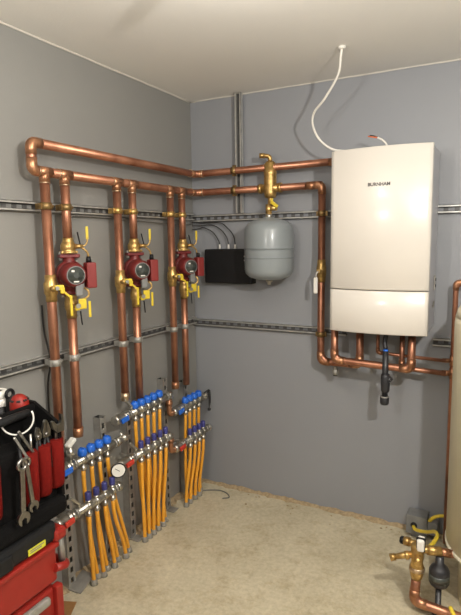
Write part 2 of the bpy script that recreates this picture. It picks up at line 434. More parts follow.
def make_riser_valve(o, label):
    t = thing('ball_valve', o, label, 'valve', 'brass ball valves on the left pipes of each pair')
    ax = (E1, E2, Z1)
    b = MB().lathe(V(o)-Z1*.055, Z1, [(0,.0225),(.025,.0225),(.035,.028),(.075,.028),(.085,.0225),(.11,.0225)], 18)
    b.cyl(L_(o,.02,.0,0), L_(o,.045,.012,0), .013)
    build('valve_body', b, 'brass', t)
    h = build('handle', MB().box(L_(o,.05,.022,.004), (.012,.038,.022), ax, bev=.005).box(L_(o,.05,.034,-.008), (.012,.018,.026), ax, bev=.004)
              .box(L_(o,.052,.052,-.026), (.006,.034,.009), (E1, (E2-Z1*.9).normalized(), (Z1+E2*.9).normalized()), bev=.002)
              .box(L_(o,.052,.066,-.072), (.006,.011,.085), ax, bev=.0025), 'yellow', t, 'yellow lever handle')
    build('handle_nut', MB().lathe(L_(o,.056,.012,.002), E1, [(0,.009),(.006,.008)], 12), 'chrome', h)
    return t
PZ = 1.435
who = ['red pump nearest the tool bag, leftmost of the three', 'middle red pump', 'red pump nearest the corner']
pb = V((XL, RY[1], PZ))
pump = make_pump(pb, 'leftmost red circulator pump, nearest the tool bag, with dark round nameplate')
tv = make_top_valve(pb+Z1*.088, 'brass flange valve with yellow lever above the leftmost red pump')
bvv = make_bottom_valve(pb-Z1*.088, 'yellow handled brass valve below the leftmost red pump')
rv = make_riser_valve(V((XL,RY[0],1.385)), 'brass ball valve with yellow lever on the leftmost riser, left of the first pump')
for k, nm in ((1,'middle red pump'), (2,'red pump nearest the corner')):
    d = (0, RY[1+2*k]-RY[1], -.005*k)
    dup(pump, d, ('middle' if k == 1 else 'rightmost') + ' red circulator pump, ' + ('between the other two pumps' if k == 1 else 'nearest the corner and the black box'))
    dup(tv, d, 'brass flange valve with yellow lever above the ' + nm)
    dup(bvv, d, 'yellow handled brass valve below the ' + nm)
    dup(rv, (0, RY[2*k]-RY[0], -.006*k), 'brass ball valve with yellow lever, left of the ' + nm)

# thin cables on the left wall
build('grey_cable', MB().tube(spline([(.03,-1.10,1.665),(.028,-1.07,1.683),(.024,-1.0,1.688),(.024,-.8,1.686),(.026,-.55,1.676),(.026,-.3,1.668),(.03,-.08,1.668)]), .0035, 8)
      , 'greycable', label='thin grey cable running just below the upper strut on the left wall', cat='cable')
build('black_cable', MB().tube(spline([(.010,-1.238,1.31),(.012,-1.236,1.2),(.034,-1.232,1.07),(.012,-1.234,.95),(.010,-1.232,.70)]), .004, 8), 'blackcable',
      label='thin black cable hanging behind the leftmost copper riser', cat='cable')

# ------------------------------------------------------------------ relay box and its wires
rb = thing('relay_box', (.275,-.001,1.313), 'black rectangular control box on the back wall beside the grey tank', 'control box')
build('case', MB().box((.275,-.034,1.415), (.315,.064,.205), bev=.006), 'black', rb)
build('cover', MB().box((.275,-.070,1.415), (.305,.012,.197), bev=.004), 'black', rb)
build('sticker', MB().box((.398,-.0765,1.475), (.018,.002,.008)).box((.398,-.0765,1.452), (.018,.002,.008)), 'whiteplastic', rb, 'small white printed sticker')
for k, (x, z) in enumerate(((.205,1.655),(.265,1.665),(.31,1.675))):
    build('wire_nut', MB().cyl((x,-.032,1.518),(x,-.032,1.545), .007, .005), 'whiteplastic', rb, 'white cable gland')
    x0 = x
    build('black_cable', MB().tube(spline([(.03,-.06,z-.02+.014*k),(.07,-.035,z-.012+.006*k),(x0-.11,-.03,z-.008+.004*k),(x0-.05,-.03,z-.035),(x0-.012,-.031,z-.08),(x0,-.032,1.543)]), .0032, 8), 'blackcable',
          label=('leftmost' if k == 0 else 'middle' if k == 1 else 'rightmost')+' of three thin black cables arching into the black box', cat='cable', group='cables into the black box')

# ------------------------------------------------------------------ air separator + expansion tank
ax_, ay_ = .567, -.10
sp = thing('air_separator', (ax_,ay_,1.80), 'gold brass air separator standing in the lower copper pipe above the grey tank', 'air separator')
build('body', MB().lathe((ax_,ay_,1.795), Z1, [(0,.014),(.004,.031),(.03,.035),(.13,.035),(.137,.037),(.143,.034),(.185,.032),(.198,.022),(.202,.012)], 24)
      .tube2([(ax_-.06,ay_,ZL),(ax_+.06,ay_,ZL)], [.0235,.0235], 18).tube2([(ax_-.068,ay_,ZL),(ax_-.05,ay_,ZL)], [.027]*2, 8).tube2([(ax_+.05,ay_,ZL),(ax_+.068,ay_,ZL)], [.027]*2, 8), 'brass', sp)
build('vent_cap', MB().tube(fillet([(ax_,ay_,1.985),(ax_,ay_-.005,2.022),(ax_-.05,ay_-.02,2.025)], .02), .012, 12).hexa((ax_-.03,ay_-.012,2.025),(ax_-.055,ay_-.02,2.025), .015), 'brass', sp)
tx, ty = .583, -.158
nip = build('nipple', MB().tube(spline([(ax_,ay_,1.80),(ax_+.004,ay_-.012,1.76),(tx-.004,ty+.014,1.72),(tx-.002,ty+.004,1.69)]), .014, 12), 'brass', sp)
tvv = thing('drain_valve', (tx-.01,ty+.02,1.73), 'small brass valve with yellow handle just above the grey expansion tank', 'valve')
build('valve_body', MB().cyl((tx-.014,ty+.02,1.74),(tx+.04,ty+.01,1.738), .014).lathe((tx-.008,ty+.015,1.71), Z1, [(0,.018),(.05,.018)], 8), 'brass', tvv)
build('handle', MB().box((tx+.035,ty-.005,1.757), (.045,.012,.018), (V((.8,0,-.6)),Y1,V((.6,0,.8))), bev=.004).box((tx+.02,ty-.005,1.775), (.014,.01,.03), bev=.003), 'yellow', tvv)
et = thing('expansion_tank', (tx,ty,1.34), 'round grey steel expansion tank hanging under the brass air separator', 'tank')
RT = .135
build('shell', MB().lathe((tx,ty,1.345), Z1, [(.004,.03),(.008,.07),(.022,.11),(.040,.128),(.062,RT),(.272,RT),(.296,.128),(.316,.11),(.332,.075),(.340,.035),(.347,.02)], 40), 'tank', et)
build('seam', MB().lathe((tx,ty,1.515), Z1, [(0,RT+.0005),(.002,RT+.0025),(.006,RT+.0025),(.008,RT+.0005)], 40), 'tank_band', et)
build('lower_seam', MB().lathe((tx,ty,1.468), Z1, [(0,RT+.0003),(.001,RT+.0012),(.003,RT+.0012),(.004,RT+.0003)], 40), 'tank_band', et)
build('air_valve', MB().lathe((tx,ty,1.322), Z1, [(0,.009),(.012,.011),(.016,.018),(.026,.02)], 14), 'chrome', et, 'small chrome air valve')
build('collar', MB().lathe((tx,ty,1.688), Z1, [(0,.022),(.018,.02)], 8), 'chrome', et)

# ------------------------------------------------------------------ boiler
BX0, BX1, BZ0, BZ1 = .972, 1.429, 1.118, 1.982
cx = (BX0+BX1)/2; hw = (BX1-BX0)/2
def fy(x): u = (x-cx)/hw; return -(.298 + .036*(1-u*u))
bo = thing('boiler', (cx,0,BZ0), 'white wall hung boiler with bowed front cover and small grey logo', 'boiler')
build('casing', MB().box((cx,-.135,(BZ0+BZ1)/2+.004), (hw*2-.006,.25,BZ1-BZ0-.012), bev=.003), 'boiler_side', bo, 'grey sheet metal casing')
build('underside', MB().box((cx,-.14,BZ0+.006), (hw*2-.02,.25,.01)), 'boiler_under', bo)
def bowed(z0, z1):
    mb = MB(); n = 28; rows = []
    g = .004
    for zz, dy in ((z0, g), (z0+g, 0), (z1-g, 0), (z1, g)):
        rows.append([mb.bm.verts.new((BX0+2*hw*i/n, fy(BX0+2*hw*i/n)+dy, zz)) for i in range(n+1)] + [mb.bm.verts.new((BX1,-.262,zz)), mb.bm.verts.new((BX0,-.262,zz))])
    m = n+3
    for a, b in zip(rows, rows[1:]):
        for k in range(m):
            f = mb.bm.faces.new((a[k], a[(k+1)%m], b[(k+1)%m], b[k])); f.smooth = k < n
    mb.bm.faces.new(rows[-1]); mb.bm.faces.new(list(reversed(rows[0])))
    return mb
fc = build('front_cover', bowed(1.3275, BZ1), 'boiler', bo)
build('lower_cover', bowed(BZ0, 1.3235), 'boiler', bo)
cu = bpy.data.curves.new('logo_curve', 'FONT'); cu.body = 'BURNHAM'; cu.size = .021; cu.extrude = .0006; cu.offset = .0007; cu.align_x = 'CENTER'
to = bpy.data.objects.new('logo_tmp', cu); COL.objects.link(to)
bpy.context.view_layer.update()
me = bpy.data.meshes.new_from_object(to.evaluated_get(bpy.context.evaluated_depsgraph_get()))
bpy.data.objects.remove(to)
me.transform(Matrix.Translation((1.205, fy(1.205)-.0006, 1.806)) @ Matrix.Rotation(pi/2, 4, 'X'))
me.transform(WORLD[bo].inverted()); me.materials.append(M['logo'])
lo = bpy.data.objects.new('logo', me); COL.objects.link(lo); lo.parent = bo; lo['label'] = 'grey printed logo'
build('hinge_bracket', MB().box((BX1+.002,-.09,1.35), (.006,.02,.07)), 'steel_dull', bo)
for z in (1.365,1.335): build('bracket_screw', MB().cyl((BX1+.004,-.09,z),(BX1+.008,-.09,z),.007), 'black', bo)
build('side_clip', MB().box((BX1+.001,-.10,1.245), (.006,.035,.010), (X1, V((0,.8,.6)), V((0,-.6,.8)))), 'chrome', bo)

# pipes below the boiler
r2 = .0165
fp = thing('copper_pipe', (1.15,-.2,.935), 'copper pipe looping across in front below the boiler, both ends turned up into it', 'pipe')
build('pipe', MB().tube(fillet([(.968,-.2,1.13),(.968,-.2,.945),(1.35,-.2,.932),(1.35,-.2,1.13)], .05), R-.001, 16), 'copper', fp)
build('elbow', elbow((.968,-.2,2),(.968,-.2,.945),(1.35,-.2,.932), k=.055, fr=.05), 'copper_new', fp)
build('elbow', elbow((.968,-.2,.945),(1.35,-.2,.932),(1.35,-.2,2), k=.055, fr=.05), 'copper_new', fp)
gp = thing('copper_pipe', (1.35,-.12,.965), 'thinnest copper tube dropping from the boiler and running right at the top', 'pipe')
build('pipe', MB().tube(fillet([(1.172,-.12,1.13),(1.172,-.12,.985),(1.50,-.12,.972)], .025), .0085, 12), 'copper', gp)
build('elbow', elbow((1.172,-.12,2),(1.172,-.12,.985),(1.5,-.12,.972), r=.0105, k=.026, fr=.022), 'copper_new', gp)
dp = thing('copper_pipe', (1.3,-.12,.915), 'medium copper pipe running right below the boiler under the thinner tube', 'pipe')
build('pipe', MB().tube(fillet([(1.292,-.12,1.13),(1.292,-.12,.918),(1.50,-.115,.908)], .04), .013, 12), 'copper', dp)
build('elbow', elbow((1.292,-.12,2),(1.292,-.12,.918),(1.5,-.115,.908), r=.0155, k=.04, fr=.034), 'copper_new', dp)
cd = thing('condensate_drain', (1.226,-.2,.73), 'dark plastic drain pipe hanging below the boiler with a blue top', 'drain pipe')
build('pipe', MB().tube([(1.232,-.225,1.02),(1.232,-.225,.78)], .0145, 14), 'pvc', cd)
build('trap_body', MB().tube2([(1.234,-.225,.905),(1.234,-.225,.895),(1.234,-.225,.82),(1.234,-.225,.81)], [.018,.023,.021,.016], 14).cyl((1.245,-.225,.87),(1.26,-.225,.885),.013), 'pvc', cd)
build('end_coupling', MB().lathe((1.232,-.225,.748), Z1, [(0,.018),(.008,.022),(.038,.022),(.044,.017)], 14), 'pvc', cd)
build('end_ring', MB().ring((1.232,-.225,.788), Z1, .0185, .004), 'steel_dull', cd)
build('blue_cap', MB().cyl((1.232,-.225,1.012),(1.232,-.225,1.028), .0125, .012, bev=.003), 'blue', cd, 'blue collar')
build('hose', MB().tube(spline([(1.232,-.225,1.03),(1.225,-.215,1.06),(1.232,-.2,1.12)]), .011, 10), 'pvc', cd)
dv = thing('drain_cock', (.945,YB,.87), 'small dark drain cock under the copper elbow left below the boiler', 'valve')
build('body', MB().lathe((.945,YB,.84), Z1, [(0,.014),(.006,.017),(.026,.017),(.03,.011),(.046,.011)], 12), 'steel_dull', dv)
build('cap', MB().hexa((.945,YB,.832),(.945,YB,.842), .012), 'black', dv)
# pipe beside the cream tank
vp = thing('copper_pipe', (1.528,-.09,.2), 'vertical copper pipe standing against the back wall beside the cream tank', 'pipe')
build('pipe', MB().tube(fillet([(1.528,-.10,.02),(1.528,-.10,1.353),(1.80,-.10,1.36)], .04), .0125, 12), 'copper', vp)
build('elbow', elbow((1.528,-.10,0),(1.528,-.10,1.353),(1.8,-.10,1.36), r=.0145, k=.036, fr=.032), 'copper_new', vp)
for z in (.972,.909): build('tee', MB().tube2([(1.528,-.10,z-.026),(1.528,-.10,z+.026)], [.0155]*2, 14).tube2([(1.48,-.114,z),(1.528,-.10,z)], [.0145 if z < .95 else .0105]*2, 12), 'copper_new', vp)

# cables at the boiler
cc = thing('white_cable', (1.057,-.444,2.39), 'white cable hanging in a loop from the ceiling to the boiler top', 'cable')
build('cord', MB().tube(spline([(1.057,-.444,2.399),(1.05,-.436,2.36),(1.028,-.40,2.296),(.953,-.35,2.218),(.883,-.30,2.17),(.868,-.27,2.117),(.894,-.24,2.052),(.954,-.22,2.005),(1.034,-.2,1.992)], 8), .0055, 8), 'whiteplastic', cc)
build('ceiling_bush', MB().lathe((1.057,-.444,2.386), Z1, [(0,.008),(.004,.016),(.013,.018)], 14), 'whiteplastic', cc)
c2 = thing('cable_stub', (1.21,-.2,1.985), 'short white cable end with orange wire tips lying on the boiler top', 'cable')
build('cord', MB().tube(spline([(1.215,-.2,1.987),(1.205,-.2,2.012),(1.188,-.2,2.030),(1.165,-.2,2.043)]), .0045, 8), 'whiteplastic', c2)
build('wire_tip', MB().tube([(1.167,-.2,2.042),(1.145,-.2,2.047),(1.12,-.203,2.053)], .0028, 8), 'orange', c2, 'orange bare wire')
build('wire_tip', MB().tube([(1.167,-.199,2.044),(1.145,-.195,2.054),(1.128,-.195,2.058)], .0025, 8), 'blackcable', c2, 'black bare wire')

# ------------------------------------------------------------------ cream water tank
wx, wy, WR = 1.85, -.45, .295
wt = thing('water_tank', (wx,wy,0), 'tall cream coloured cylindrical water tank cut by the right edge', 'tank')
build('shell', MB().lathe((wx,wy,.28), Z1, [(0,WR-.01),(.004,WR),(.94,WR),(.965,WR-.003)], 72), 'heater', wt)
build('dome', MB().lathe((wx,wy,1.245), Z1, [(0,WR-.002),(.03,WR-.01),(.07,WR-.04),(.10,WR-.09),(.115,WR-.15),(.125,.05)], 72), 'heater', wt)
build('bottom_rim', MB().lathe((wx,wy,.262), Z1, [(0,WR-.015),(.002,WR+.004),(.016,WR+.004),(.018,WR-.01)], 72), 'heater_rim', wt)
build('base', MB().lathe((wx,wy,0), Z1, [(0,.235),(.2,.24),(.262,WR-.02)], 72), 'heater', wt)

# ------------------------------------------------------------------ assembly on the right floor
ay = -.65
def tube_y(pts, r, fr=.03): return MB().tube(fillet(pts, fr), r, 14)
mv = thing('mixing_valve', (1.463,ay,.17), 'brass mixing valve cluster standing on the floor pipe beside the cream tank', 'valve')
build('body', MB().lathe((1.463,ay,.15), Z1, [(0,.021),(.012,.025),(.03,.028),(.06,.028),(.075,.023),(.10,.026),(.15,.026),(.155,.017)], 18), 'brass', mv)
build('union_nut', MB().lathe((1.463,ay,.185), Z1, [(0,.026),(.004,.032),(.018,.032),(.022,.028)], 10), 'solder', mv)
br = build('left_branch', MB().tube2([(1.445,ay,.255),(1.41,ay-.01,.245),(1.375,ay-.02,.235)], [.013,.013,.011], 14).tube2([(1.43,ay-.005,.25),(1.415,ay-.01,.246)], [.018,.018], 8), 'brass', mv)
build('branch_cap', MB().hexa((1.378,ay-.02,.236),(1.358,ay-.026,.229), .015), 'brass', br)
br2 = build('upper_branch', MB().tube2([(1.462,ay+.02,.29),(1.405,ay+.035,.285)], [.015,.015], 14).tube2([(1.428,ay+.03,.287),(1.405,ay+.035,.285)], [.019,.019], 8), 'brass', mv)
build('dark_knob', MB().hexa((1.405,ay+.035,.285),(1.390,ay+.04,.283), .016), 'black', br2)
build('right_branch', MB().tube2([(1.465,ay,.285),(1.53,ay+.03,.275)], [.015,.015], 14).tube2([(1.5,ay+.016,.28),(1.55,ay+.04,.272)], [.020,.020], 10), 'brass', mv)
build('front_port', MB().cyl((1.468,ay-.02,.262),(1.472,ay-.055,.255), .015, .013).hexa((1.472,ay-.055,.255),(1.473,ay-.062,.254), .014), 'brass', mv)
za = thing('zone_actuator', (1.475,ay,.305), 'small white actuator head on top of the brass mixing valve', 'actuator')
build('head', MB().box((1.478,ay-.015,.318), (.03,.045,.052), bev=.008), 'whiteplastic', za)
build('clip', MB().box((1.478,ay-.02,.318), (.036,.012,.058), bev=.003), 'black', za, 'black clip')
cp = thing('copper_pipe', (1.455,ay,.03), 'copper pipe dropping from the mixing valve and elbowing right along the floor', 'pipe')
build('pipe', MB().tube(fillet([(1.463,ay,.165),(1.455,ay-.003,.048),(1.70,ay-.03,.048)], .045), .0195, 16), 'copper', cp)
build('elbow', elbow((1.463,ay,.165),(1.455,ay-.003,.048),(1.7,ay-.03,.048), r=.0212, k=.055, fr=.045), 'copper_new', cp)
cp2 = thing('copper_pipe', (1.60,ay+.05,.26), 'short copper stub joining the mixing valve to the cream tank base', 'pipe')
build('pipe', MB().tube([(1.54,ay+.035,.274),(1.66,ay+.09,.25)], .016, 14), 'copper', cp2)
build('coupling', MB().tube2([(1.545,ay+.037,.273),(1.585,ay+.055,.265)], [.018]*2, 14), 'copper_new', cp2)
st = thing('circulator', (1.545,ay+.09,.1), 'dark grey round pump body hanging beneath the brass branch by the cream tank', 'pump')
build('body', MB().lathe((1.548,ay+.03,.125), Z1, [(0,.024),(.008,.036),(.02,.041),(.07,.041),(.085,.034),(.10,.018),(.135,.016)], 20), 'pvc', st)
build('nameplate', MB().lathe((1.548,ay+.03,.152), Z1, [(0,.0413),(.03,.0413)], 20), 'face', st)
build('mount', MB().lathe((1.548,ay+.03,.0), Z1, [(0,.026),(.01,.026),(.012,.012),(.125,.012)], 14), 'pvc', st)
eb = thing('junction_box', (1.385,-.06,.0), 'grey metal junction box at the foot of the back wall', 'junction box')
build('box', MB().box((1.385,-.048,.077), (.10,.085,.095), bev=.003), 'ebox', eb)
build('lid', MB().box((1.385,-.093,.077), (.104,.004,.099), bev=.001), 'ebox', eb)
build('knockout', MB().lathe((1.372,-.094,.075), -Y1, [(0,.017),(.004,.016),(.012,.012)], 16), 'black', eb, 'black cable bushing')
build('side_bracket', MB().box((1.462,-.05,.07), (.05,.07,.07), bev=.003), 'ebox', eb)
build('foot', MB().box((1.385,-.048,.015), (.06,.05,.03)), 'ebox', eb)
build('yellow_cable', MB().tube(spline([(1.372,-.108,.075),(1.392,-.145,.080),(1.45,-.22,.125),(1.497,-.32,.192),(1.517,-.42,.232),(1.516,-.50,.252),(1.503,-.58,.266),(1.492,-.635,.285)], 8), .0085, 10), 'yellowcable',
      label='yellow cable arching from the grey junction box to the white actuator', cat='cable')
build('yellow_cable', MB().tube(spline([(1.44,-.07,.085),(1.452,-.075,.115),(1.48,-.07,.138),(1.53,-.06,.146),(1.60,-.055,.14)], 8), .0085, 10), 'yellowcable',
      label='yellow cable running from the junction box to behind the cream tank', cat='cable')
build('yellow_cable', MB().tube(spline([(1.60,-.70,.10),(1.625,-.735,.085),(1.66,-.75,.075)], 8), .008, 10), 'yellowcable',
      label='bit of yellow cable at the right edge below the cream tank', cat='cable')

# ------------------------------------------------------------------ perforated uprights
def upright(y, zt, label):
    t = thing('perforated_upright', (.03,y,0), label, 'upright', 'perforated uprights behind the manifolds')
    mb = MB(); w, d, tk = .042, .042, .0025
    for s in (-1,1): mb.box((d/2+.002, y+s*(w/2-tk/2), zt/2), (d, tk, zt))
    # slotted front web
    for s in (-1,1): mb.box((d+.001, y+s*(w/2-.0065), zt/2), (tk, .013, zt))
    k = 0
    while k*.05 < zt:
        h = min(.024, zt-k*.05); mb.box((d+.001, y, k*.05+h/2), (tk, w-.026, h)); k += 1
    build('channel', mb, 'steel_dull', t)
    build('slot_shade_strip', MB().box((.004,y,zt/2), (.003,w-.006,zt)), 'darkslot', t)  # dark strip painting the shade seen through the slots
    build('foot_plate', MB().box((.05,y,.004), (.09,.05,.006)), 'steel_dull', t)
    return t
upright(-1.19,.70,'grey perforated upright nearest the toolbox, behind the first manifold')
upright(-.94,.73,'grey perforated upright between the first and middle manifolds, left one')
upright(-.745,.66,'grey perforated upright behind the left half of the middle manifold')
upright(-.415,.79,'grey perforated upright between the middle and far manifolds')
upright(-.20,.72,'grey perforated upright behind the far manifold nearest the corner')
fb = thing('angle_plate', (.075,-1.15,0), 'grey bent steel foot plate on the floor by the toolbox', 'plate')
build('plate', MB().box((.075,-1.165,.022), (.075,.10,.004), (X1, V((0,.93,.36)), V((0,-.36,.93)))), 'steel_dull', fb)
build('flange', MB().box((.075,-1.12,.02), (.075,.004,.038)), 'steel_dull', fb)

# ------------------------------------------------------------------ manifolds
def manifold(x, z, y0, y1, ys, kind, side, label, extra=None):
    t = thing('manifold', (x,(y0+y1)/2,z-.05), label, 'manifold')
    rb = .0175
    b = MB().tube2([(x,y0,z),(x,y1,z)], [rb,rb], 18)
    for k, y in enumerate(ys):
        b.tube2([(x,y-.014,z),(x,y+.014,z)], [rb+.003]*2, 8)
    b.tube2([(x,y1-.02,z),(x,y1+.004,z)], [rb+.006]*2, 8)
    b.tube2([(x,y0,z),(x,y0+.02,z)], [rb+.006]*2, 8)
    build('bar', b, 'chrome', t)
    for y in ys:
        if kind == 'blue':
            k = build('flow_knob', MB().lathe((x,y,z+.016), Z1, [(0,.012),(.006,.020),(.012,.0215),(.030,.0195),(.036,.015),(.037,.006)], 14), 'blue', t, 'blue flow knob')
            build('knob_pointer', MB().box((x,y,z+.054), (.024,.004,.004)), 'blue', k)
        else:
            k = build('flow_meter', MB().lathe((x,y,z+.026), Z1, [(0,.012),(.004,.014),(.034,.014),(.038,.010)], 12), 'purple', t, 'violet sight tube flow meter')
            build('meter_collar', MB().tube2([(x,y,z+.014),(x,y,z+.027)], [.0145]*2, 8), 'chrome', k)
        build('outlet', MB().lathe((x,y,z-.048), Z1, [(0,.0125),(.004,.0155),(.018,.0155),(.02,.011),(.034,.011)], 8), 'chrome', t)
    # inlet ball valve
    v = build('inlet_valve', MB().lathe((x,y0,z), -Y1, [(-.004,.023),(.012,.023),(.014,.017),(.022,.022),(.045,.024),(.06,.02),(.062,.024),(.08,.024),(.082,.015)], 12), 'chrome', t)
    build('valve_handle', MB().box((x+.026,y0-.03,z-.004), (.012,.052,.026), (X1, V((0,.9,.1)).normalized(), V((0,-.1,.9)).normalized()), bev=.005), 'redhandle' if side == 'red' else 'blue', v, side+' valve handle')
    if extra: extra(t, x, z, y0, y1)
    # brackets
    for y in (y0+.03, y1-.03):
        build('clip', MB().tube2([(x,y-.006,z),(x,y+.006,z)], [rb+.0045]*2, 14).box(((x+.045)/2,y,z), (max(.004,x-.045-rb),.012,.014)), 'steel_dull', t)
    return t
def airvent(t, x, z, y0, y1):
    v = build('air_vent', MB().lathe((x,y0+.012,z+.016), Z1, [(0,.008),(.03,.008),(.034,.019),(.055,.02),(.06,.012),(.075,.011),(.078,.006)], 12), 'chrome', t)
    build('vent_cap', MB().box((x,y0+.016,z+.103), (.03,.05,.018), (X1, V((0,.85,.5)).normalized(), V((0,-.5,.85)).normalized()), bev=.005), 'dial', v, 'pale vent cap')
def lever(t, x, z, y0, y1):
    build('isolating_lever', MB().box((x,y0+.03,z+.055), (.012,.075,.012), (X1, V((0,.7,-.7)).normalized(), V((0,.7,.7)).normalized()), bev=.003).cyl((x,y0+.05,z+.01),(x,y0+.05,z+.04),.006), 'chrome', t)
def tip(t, x, z, y0, y1):
    lever(t, x, z, y0, y1)
    build('blue_ring', MB().lathe((x,y0-.08,z), -Y1, [(0,.020),(.004,.0225),(.014,.0225),(.016,.018)], 14), 'greycable', t)
    build('white_tip', MB().lathe((x,y0-.096,z), -Y1, [(0,.018),(.012,.017),(.035,.006)], 12), 'whiteplastic', t)
def gauge(t, x, z, y0, y1):
    lever(t, x, z, y0, y1)
    e = y0-.088
    g = build('gauge_case', MB().lathe((x+.012,e-.018,z-.004), V((.75,-.66,0)), [(-.012,.014),(-.004,.034),(.012,.036),(.016,.034)], 26), 'steel_dull', t, 'round pressure gauge')
    n = V((.75,-.66,0)).normalized(); u = Z1.cross(n).normalized(); c = V((x+.012,e-.018,z-.004))+n*.0165
    build('dial', MB().lathe(c, n, [(0,.031),(.0012,.031)], 26), 'dial', g, 'white dial')
    build('dial_rim', MB().ring(c, n, .034, .003), 'black', g)
    build('needle', MB().box(c+n*.002+(u*-.5+Z1*.4).normalized()*.006, (.026,.0025,.001), ((u*-.8+Z1*.6).normalized(), (u*.6+Z1*.8).normalized(), n)), 'black', g)
    build('stem', MB().cyl((x,e,z),(x+.004,e-.014,z-.002), .012), 'brass', g)
def frontend(t, x, z, y0, y1):
    airvent(t, x, z, y0, y1)
    build('end_valve', MB().lathe((x,y1,z), Y1, [(0,.022),(.012,.022),(.014,.014),(.035,.014),(.036,.02),(.05,.02)], 8).cyl((x,y1+.025,z),(x,y1+.025,z+.035),.008), 'chrome', t)
def wirehang(t, x, z, y0, y1):
    build('bleed_key_bracket', MB().tube(fillet([(x,y1-.01,z+.02),(x+.02,y1+.02,z+.04),(x+.02,y1+.02,z-.06),(x+.03,y1+.0,z-.085)], .012), .004, 8)
          .tube(fillet([(x,y1,z),(x+.01,y1+.045,z+.03),(x+.01,y1+.05,z-.05),(x+.015,y1+.03,z-.07)], .012), .004, 8).lathe((x+.03,y1,z-.09), Z1, [(0,.01),(.014,.01)], 10), 'blackcable', t)
    cu_inlet(t, x, z, y0, y1)
def cu_inlet(t, x, z, y0, y1):
    e = y0-.085
    build('copper_elbow', MB().tube(fillet([(x,e+.015,z),(x,e-.03,z),(x,e-.03,z+.10)], .03), .0155, 14).tube2([(x,e-.03,z+.055),(x,e-.03,z+.075)], [.019]*2, 14), 'copper_new', t, 'copper elbow')
YS1 = [-1.142,-1.088,-1.035,-.98]; YL1 = [-1.162,-1.110,-1.056,-1.002]
YS2 = [-.762,-.711,-.658,-.605,-.552]; YL2 = [-.776,-.720,-.664,-.612,-.56]
YS3 = [-.295,-.248,-.198,-.146]; YL3 = [-.315,-.262,-.212,-.165]
XU, XW = .10, .14
manifold(XU,.606,-1.225,-.90,YS1,'blue','blue','upper manifold bar with four blue knobs nearest the toolbox, pale air vent at its left',frontend)
manifold(XW,.408,-1.27,-.955,YL1,'violet','red','lower manifold bar with violet meters and red handle nearest the toolbox',tip)
manifold(XU,.712,-.84,-.455,YS2,'blue','blue','highest manifold bar with five blue knobs, in the middle of the row',lever)
manifold(XW,.505,-.865,-.525,YL2,'violet','red','lower manifold bar with violet meters and round white gauge',gauge)
manifold(XU,.602,-.345,-.07,YS3,'blue','blue','upper manifold bar with blue knobs nearest the corner',wirehang)
manifold(XW,.412,-.40,-.10,YL3,'violet','red','lower manifold bar with violet meters nearest the corner',cu_inlet)

# amber floor heating tubes
def pex(pts, label, grp):
    t = thing('heating_tube', pts[-1], label, 'tube', grp)
    build('tube', MB().tube(pts, .0096, 10), 'pex', t)
    e = V(pts[-1]); d = (V(pts[-2])-e).normalized()
    build('floor_sleeve', MB().tube([e-Z1*.003, e+d*.012, e+d*.028], [.018,.0160,.0125], 12), 'sleeve', t, 'grey floor sleeve')
def tubes(ys, zu, yl, zl, yb, where, n):
    nm = ['first','second','third','fourth','fifth']
    for k, (y, q, b) in enumerate(zip(ys, yl, yb)):
        bu = b + .046
        pex(bez((XU,y,zu-.045),(XU-.004,y,zl+.0),(.100,bu-.03,.17),(.100,bu,0)), f'amber tube below the {nm[k]} blue knob from the left, {where} upper manifold', 'amber tubes from the upper manifolds')
        pex(bez((XW,q,zl-.045),(XW,q,zl-.2),(.122,b-.012,.15),(.118,b,0)), f'amber tube below the {nm[k]} violet meter from the left, {where} lower manifold', 'amber tubes from the lower manifolds')
tubes(YS1,.606,YL1,.408,[-1.129,-1.063,-.985,-.90],'nearest',4)
tubes(YS2,.712,YL2,.505,[-.742,-.705,-.665,-.622,-.575],'middle',5)
tubes(YS3,.602,YL3,.412,[-.340,-.292,-.240,-.190],'farthest',4)
build('white_cable', MB().tube(spline([(.06,-.20,.006),(.12,-.13,.005),(.20,-.09,.005),(.26,-.10,.005),(.30,-.14,.005),(.27,-.17,.005)]), .0035, 6), 'greycable',
      label='thin pale wire curled on the floor near the corner', cat='cable')

# ------------------------------------------------------------------ toolboxes
TX0, TX1, TY1 = .045, .42, -1.60; TY0 = TY1-.56
tyc = (TY0+TY1)/2; txc = (TX0+TX1)/2
lb = thing('rolling_toolbox', (txc,tyc,0), 'bottom red toolbox of the stack, standing on the floor', 'toolbox')
build('body', MB().box((txc,tyc,.20), (TX1-TX0-.02,.54,.40), bev=.012), 'redplastic', lb)
for y in (TY1-.012, TY0+.012): build('corner_post', MB().box((TX1-.005,y,.2), (.03,.03,.41), bev=.006), 'redplastic', lb)
build('latch_rail', MB().box((TX1+.002,tyc-.01,.375), (.024,.47,.03), bev=.008), 'steel_dull', lb, 'grey latch rail')
build('front_panel', MB().box((TX1-.004,tyc,.18), (.014,.42,.24), bev=.005), 'redplastic', lb)
ub = thing('toolbox', (txc,tyc,.41), 'upper red toolbox with black lid and yellow label, stacked under the tool bag', 'toolbox')
build('body', MB().box((txc,tyc,.487), (TX1-TX0-.008,.55,.142), bev=.010), 'redplastic', ub)
build('ledge', MB().box((txc+.002,tyc,.548), (TX1-TX0+.006,.565,.018), bev=.005), 'redplastic', ub)
build('side_post', MB().box((TX1-.002,TY0+.22,.485), (.014,.06,.11), bev=.004), 'redplastic', ub)
ld = build('lid', MB().box((txc,tyc,.598), (TX1-TX0,.562,.072), bev=.016), 'black', ub, 'black lid')
build('lid_latch', MB().box((TX1,tyc+.03,.592), (.016,.13,.05), bev=.006), 'black', ld)
lab = build('warning_label', MB().box((TX1+.001,-1.69,.583), (.003,.07,.021)), 'labely', ld, 'yellow warning label')
